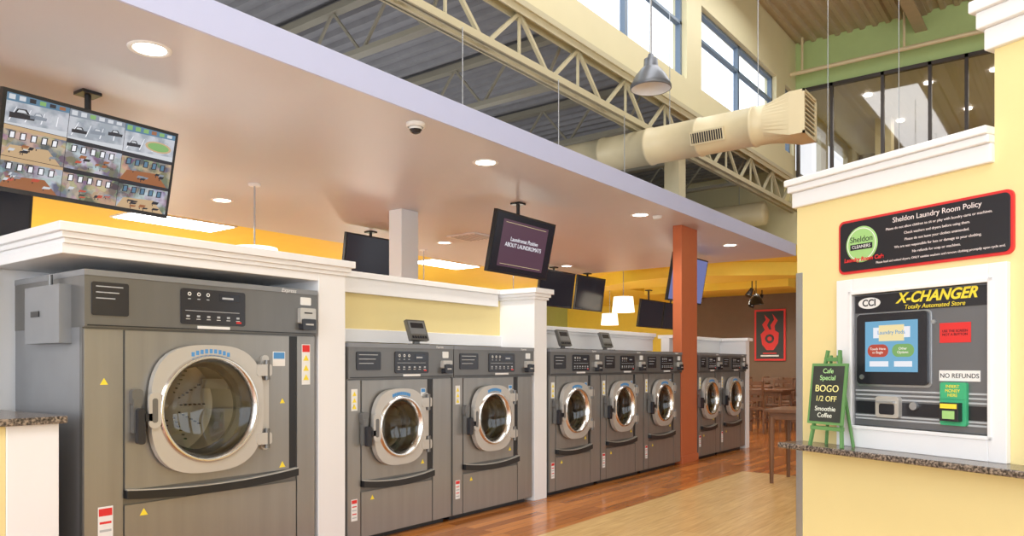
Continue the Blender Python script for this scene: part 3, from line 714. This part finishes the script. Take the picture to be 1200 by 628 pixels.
b.box(0.226,0.317,-0.03,0,0.845,1.67,'white'); b.box(0.975,1.05,-0.03,0,0.845,1.67,'white'); b.box(0.317,0.975,-0.03,0,1.592,1.67,'white'); b.box(0.317,0.975,-0.03,0,0.845,0.952,'white')
b.box(0.300,0.317,-0.036,0,0.935,1.61,'white'); b.box(0.975,0.992,-0.036,0,0.935,1.61,'white'); b.box(0.30,0.992,-0.036,0,1.592,1.61,'white'); b.box(0.30,0.992,-0.036,0,0.935,0.952,'white')
b.build('trim_2',loc=E,rot=R,bevel=0.003)
b=MB()
b.box(0.319,0.973,-0.012,0.11,0.954,1.590,'changer')
b.box(0.325,0.967,-0.016,-0.012,1.50,1.584,'blackpanel')
b.ext(rr(0.345,0.71,1.155,1.492,0.02),-0.03,-0.012,'blackpanel','xz')
b.ext(rr(0.335,0.72,1.145,1.497,0.02),-0.016,-0.012,'galv','xz')
b.box(0.395,0.665,-0.034,-0.03,1.215,1.455,'scr_sky')
b.box(0.47,0.60,-0.0355,-0.034,1.36,1.435,'scr_yel'); b.box(0.44,0.63,-0.0352,-0.034,1.375,1.425,'scr_white')
for (x0,m1) in ((0.41,'scr_red'),(0.54,'scr_green')):
    b.ext(rr(x0,x0+0.11,1.285,1.345,0.029),-0.036,-0.034,m1,'xz')
b.box(0.42,0.52,-0.0355,-0.034,1.24,1.265,'scr_white'); b.box(0.55,0.64,-0.0355,-0.034,1.24,1.265,'scr_white')
b.cyl((0.375,-0.03,1.19),(0.375,-0.034,1.19),0.012,'galv',seg=16)
for z in (1.12,1.10,1.08,1.00,0.985):
    b.box(0.325,0.967,-0.0135,-0.012,z,z+0.008,'greyp')
b.box(0.325,0.967,-0.0135,-0.012,1.012,1.072,'blackpanel')
b.ext(rr(0.455,0.575,1.0,1.10,0.015),-0.04,-0.012,'silver','xz'); b.ext(rr(0.475,0.555,1.015,1.065,0.01),-0.042,-0.039,'blackpanel','xz')
b.box(0.47,0.56,-0.055,-0.04,1.068,1.078,'galv')
b.cyl((0.64,-0.012,1.06),(0.64,-0.03,1.06),0.018,'galv',seg=20); b.cyl((0.73,-0.012,1.44),(0.73,-0.02,1.44),0.01,'galv',seg=16)
b.box(0.757,0.895,-0.015,-0.012,1.345,1.432,'red'); b.box(0.755,0.935,-0.015,-0.012,1.177,1.224,'whitep')
b.ext(rr(0.768,0.885,0.985,1.172,0.01),-0.03,-0.012,'greenp','xz'); b.box(0.775,0.878,-0.032,-0.03,1.10,1.16,'greenp')
b.box(0.785,0.868,-0.06,-0.03,1.005,1.085,'blackpanel'); b.box(0.79,0.863,-0.064,-0.06,1.06,1.08,'yellowp'); b.box(0.80,0.853,-0.064,-0.06,1.015,1.05,'lime')
b.box(0.78,0.80,-0.034,-0.03,1.01,1.08,'yellowp')
cm=b.build('change_machine',loc=E,rot=R,bevel=0.002)
text('title','X-CHANGER',0.066,(0.735,-0.0165,1.556),FN,'yellowp',cm,shear=0.35,xs=0.98,bold=0.002)
text('subtitle','Totally Automated Store',0.028,(0.73,-0.0165,1.514),FN,'yellowp',cm,shear=0.2)
text('notice','NO REFUNDS',0.028,(0.845,-0.0155,1.20),FN,'blackpanel',cm)
text('sticker_text','USE THE SCREEN\nNOT A BUTTON',0.015,(0.826,-0.0155,1.388),FN,'blackpanel',cm)
text('bill_text','INSERT\nMONEY\nHERE',0.019,(0.826,-0.0325,1.135),FN,'yellowp',cm)
text('screen_title','Laundry Pods',0.026,(0.535,-0.036,1.40),FN,'bluep',cm)
text('button_a','Touch Here\nto Begin',0.017,(0.465,-0.0365,1.315),FN,'whitep',cm); text('button_b','Other\nOptions',0.017,(0.595,-0.0365,1.315),FN,'whitep',cm)
b=MB()
el=[(0.405+0.060*math.cos(2*pi*k/28),1.546+0.027*math.sin(2*pi*k/28)) for k in range(28)]
b.ext(el,-0.018,-0.016,'whitep','xz'); o=b.build('logo_oval',parent=cm)
text('logo','CCI',0.045,(0.405,-0.0185,1.546),FN,'blackpanel',cm,bold=0.001)

b=MB()
b.ext(rr(0.226,1.068,1.700,1.966,0.03),-0.012,0,'red','xz')
b.ext(rr(0.238,1.056,1.712,1.954,0.024),-0.016,-0.012,'blackpanel','xz')
b.lathe((0.362,-0.016,1.838),'y',[(0,0.088),(-0.003,0.086),(-0.003,0.001)],'lime',seg=44,smooth=False)
b.lathe((0.362,-0.019,1.838),'y',[(0,0.080),(-0.001,0.078),(0,0.076)],'whitep',seg=44,smooth=False)
b.box(0.30,0.424,-0.0205,-0.019,1.812,1.840,'blackpanel')
sg=b.build('policy_sign',loc=E,rot=R,bevel=0.0015)
text('heading','Sheldon Laundry Room Policy',0.034,(0.735,-0.0165,1.925),FN,'pink',sg)
L=['Please do not allow children to sit or play with laundry carts or machines.','Check washers and dryers before using them.','Please do not leave your clothes unattended.','We are not responsible for loss or damage to your clothing.','No refunds for soap or machines.','Please load and unload dryers, ONLY sanitize washers and remove clothing promptly upon cycle end.']
for i,t in enumerate(L):
    text('line_%d'%(i+1),t,0.0165 if i<5 else 0.0145,(0.74,-0.0165,1.888-0.030*i),FN,'pink',sg)
text('logo_name','Sheldon',0.04,(0.362,-0.0195,1.862),FN,'blackpanel',sg); text('logo_sub','CLEANERS',0.022,(0.362,-0.021,1.826),FN,'whitep',sg)
text('logo_cafe','Laundry Room Cafe',0.027,(0.375,-0.0205,1.765),FN,'red',sg,shear=0.15,bold=0.0008)

# chalkboard easel
b=MB()
cx=0.262; y0=-0.15
for sx in(-1,1):
    b.beam((cx+sx*0.095,y0,0.0),(cx+sx*0.035,y0+0.06,0.475),0.018,0.012,'green_wood')
    b.beam((cx+sx*0.08,-0.05,0.0),(cx+sx*0.02,y0+0.065,0.45),0.014,0.01,'green_wood')
b.beam((cx-0.09,y0+0.01,0.09),(cx+0.09,y0+0.01,0.09),0.03,0.018,'green_wood')
b.beam((cx-0.05,y0+0.055,0.43),(cx+0.05,y0+0.055,0.43),0.012,0.02,'green_wood')
def bq(x0,x1,z0,z1,o,th,m):
    vs=[]
    for oo in (o,o+th):
        for (x,z) in ((x0,z0),(x1,z0),(x1,z1),(x0,z1)): vs.append((x,y0-0.012+0.126*z-oo+0.0,z))
    b.add(vs,[(0,1,2,3),(7,6,5,4),(0,4,5,1),(1,5,6,2),(2,6,7,3),(3,7,4,0)],m)
bq(cx-0.105,cx+0.105,0.11,0.41,0.0,0.012,'green_wood'); bq(cx-0.092,cx+0.092,0.123,0.397,0.012,0.002,'chalk')
ez=b.build('chalkboard_easel',loc=(E[0],E[1],0.845),rot=R,bevel=0.0015)
al=math.atan(0.126)
def ct(s_,size,z,m): text('chalk_text',s_,size,(cx,y0-0.012+0.126*z-0.0155,z),(pi/2-al,0,0),m,ez)
ct('Cafe\nSpecial',0.034,0.355,'chalk_g'); ct('BOGO',0.048,0.285,'chalk_y'); ct('1/2 OFF',0.038,0.235,'chalk_y'); ct('Smoothie\nCoffee',0.032,0.17,'chalk_w')

# ------------------------------------------------------------ world & lights
w=bpy.data.worlds.new('World'); S.world=w; w.use_nodes=True
bg=w.node_tree.nodes['Background']; bg.inputs[0].default_value=(0.88,0.94,1,1); bg.inputs[1].default_value=2.2
def area(name,loc,rot,sx,sy,p,col):
    l=bpy.data.lights.new(name,'AREA'); l.shape='RECTANGLE'; l.size=sx; l.size_y=sy; l.energy=p; l.color=col
    o=bpy.data.objects.new(name,l); S.collection.objects.link(o); o.location=loc; o.rotation_euler=rot; return o
area('overhead_fill_light',(1.0,1.0,6.6),(0,0,0),4,6,300,(1,0.98,0.96))  # added overhead fill out of view, not tied to a fixture
area('rear_fill_light',(0.5,-4.6,2.4),(pi/2,0,0),8,3.5,270,(0.92,0.96,1))  # added fill behind the camera, boosting light from the unseen rear opening
area('aisle_fill_light',(-3.0,7.5,6.6),(0,0,0),1.0,8,120,(0.95,0.97,1))  # added fill facing down on the aisle, set apart from the windows
area('mezzanine_fill_light',(-1.5,16.5,6.2),(0,0,0),3,3,80,(1,0.95,0.85))  # added fill that brightens the mezzanine beyond its downlights
area('plenum_fill_light',(-7.0,4.0,3.25),(pi,0,0),4,10,80,(0.95,0.96,1))  # added upward fill to brighten the lower roof deck, no fixture here

# ------------------------------------------------------------ camera
cam=bpy.data.cameras.new('Camera'); co=bpy.data.objects.new('Camera',cam); S.collection.objects.link(co); S.camera=co
cam.sensor_width=36; cam.lens=26.4; cam.shift_y=113/1200; cam.clip_start=0.05
co.location=(0,0,1.25); co.rotation_euler=(pi/2,0,math.atan2(669,880))
S.view_settings.view_transform='Standard'
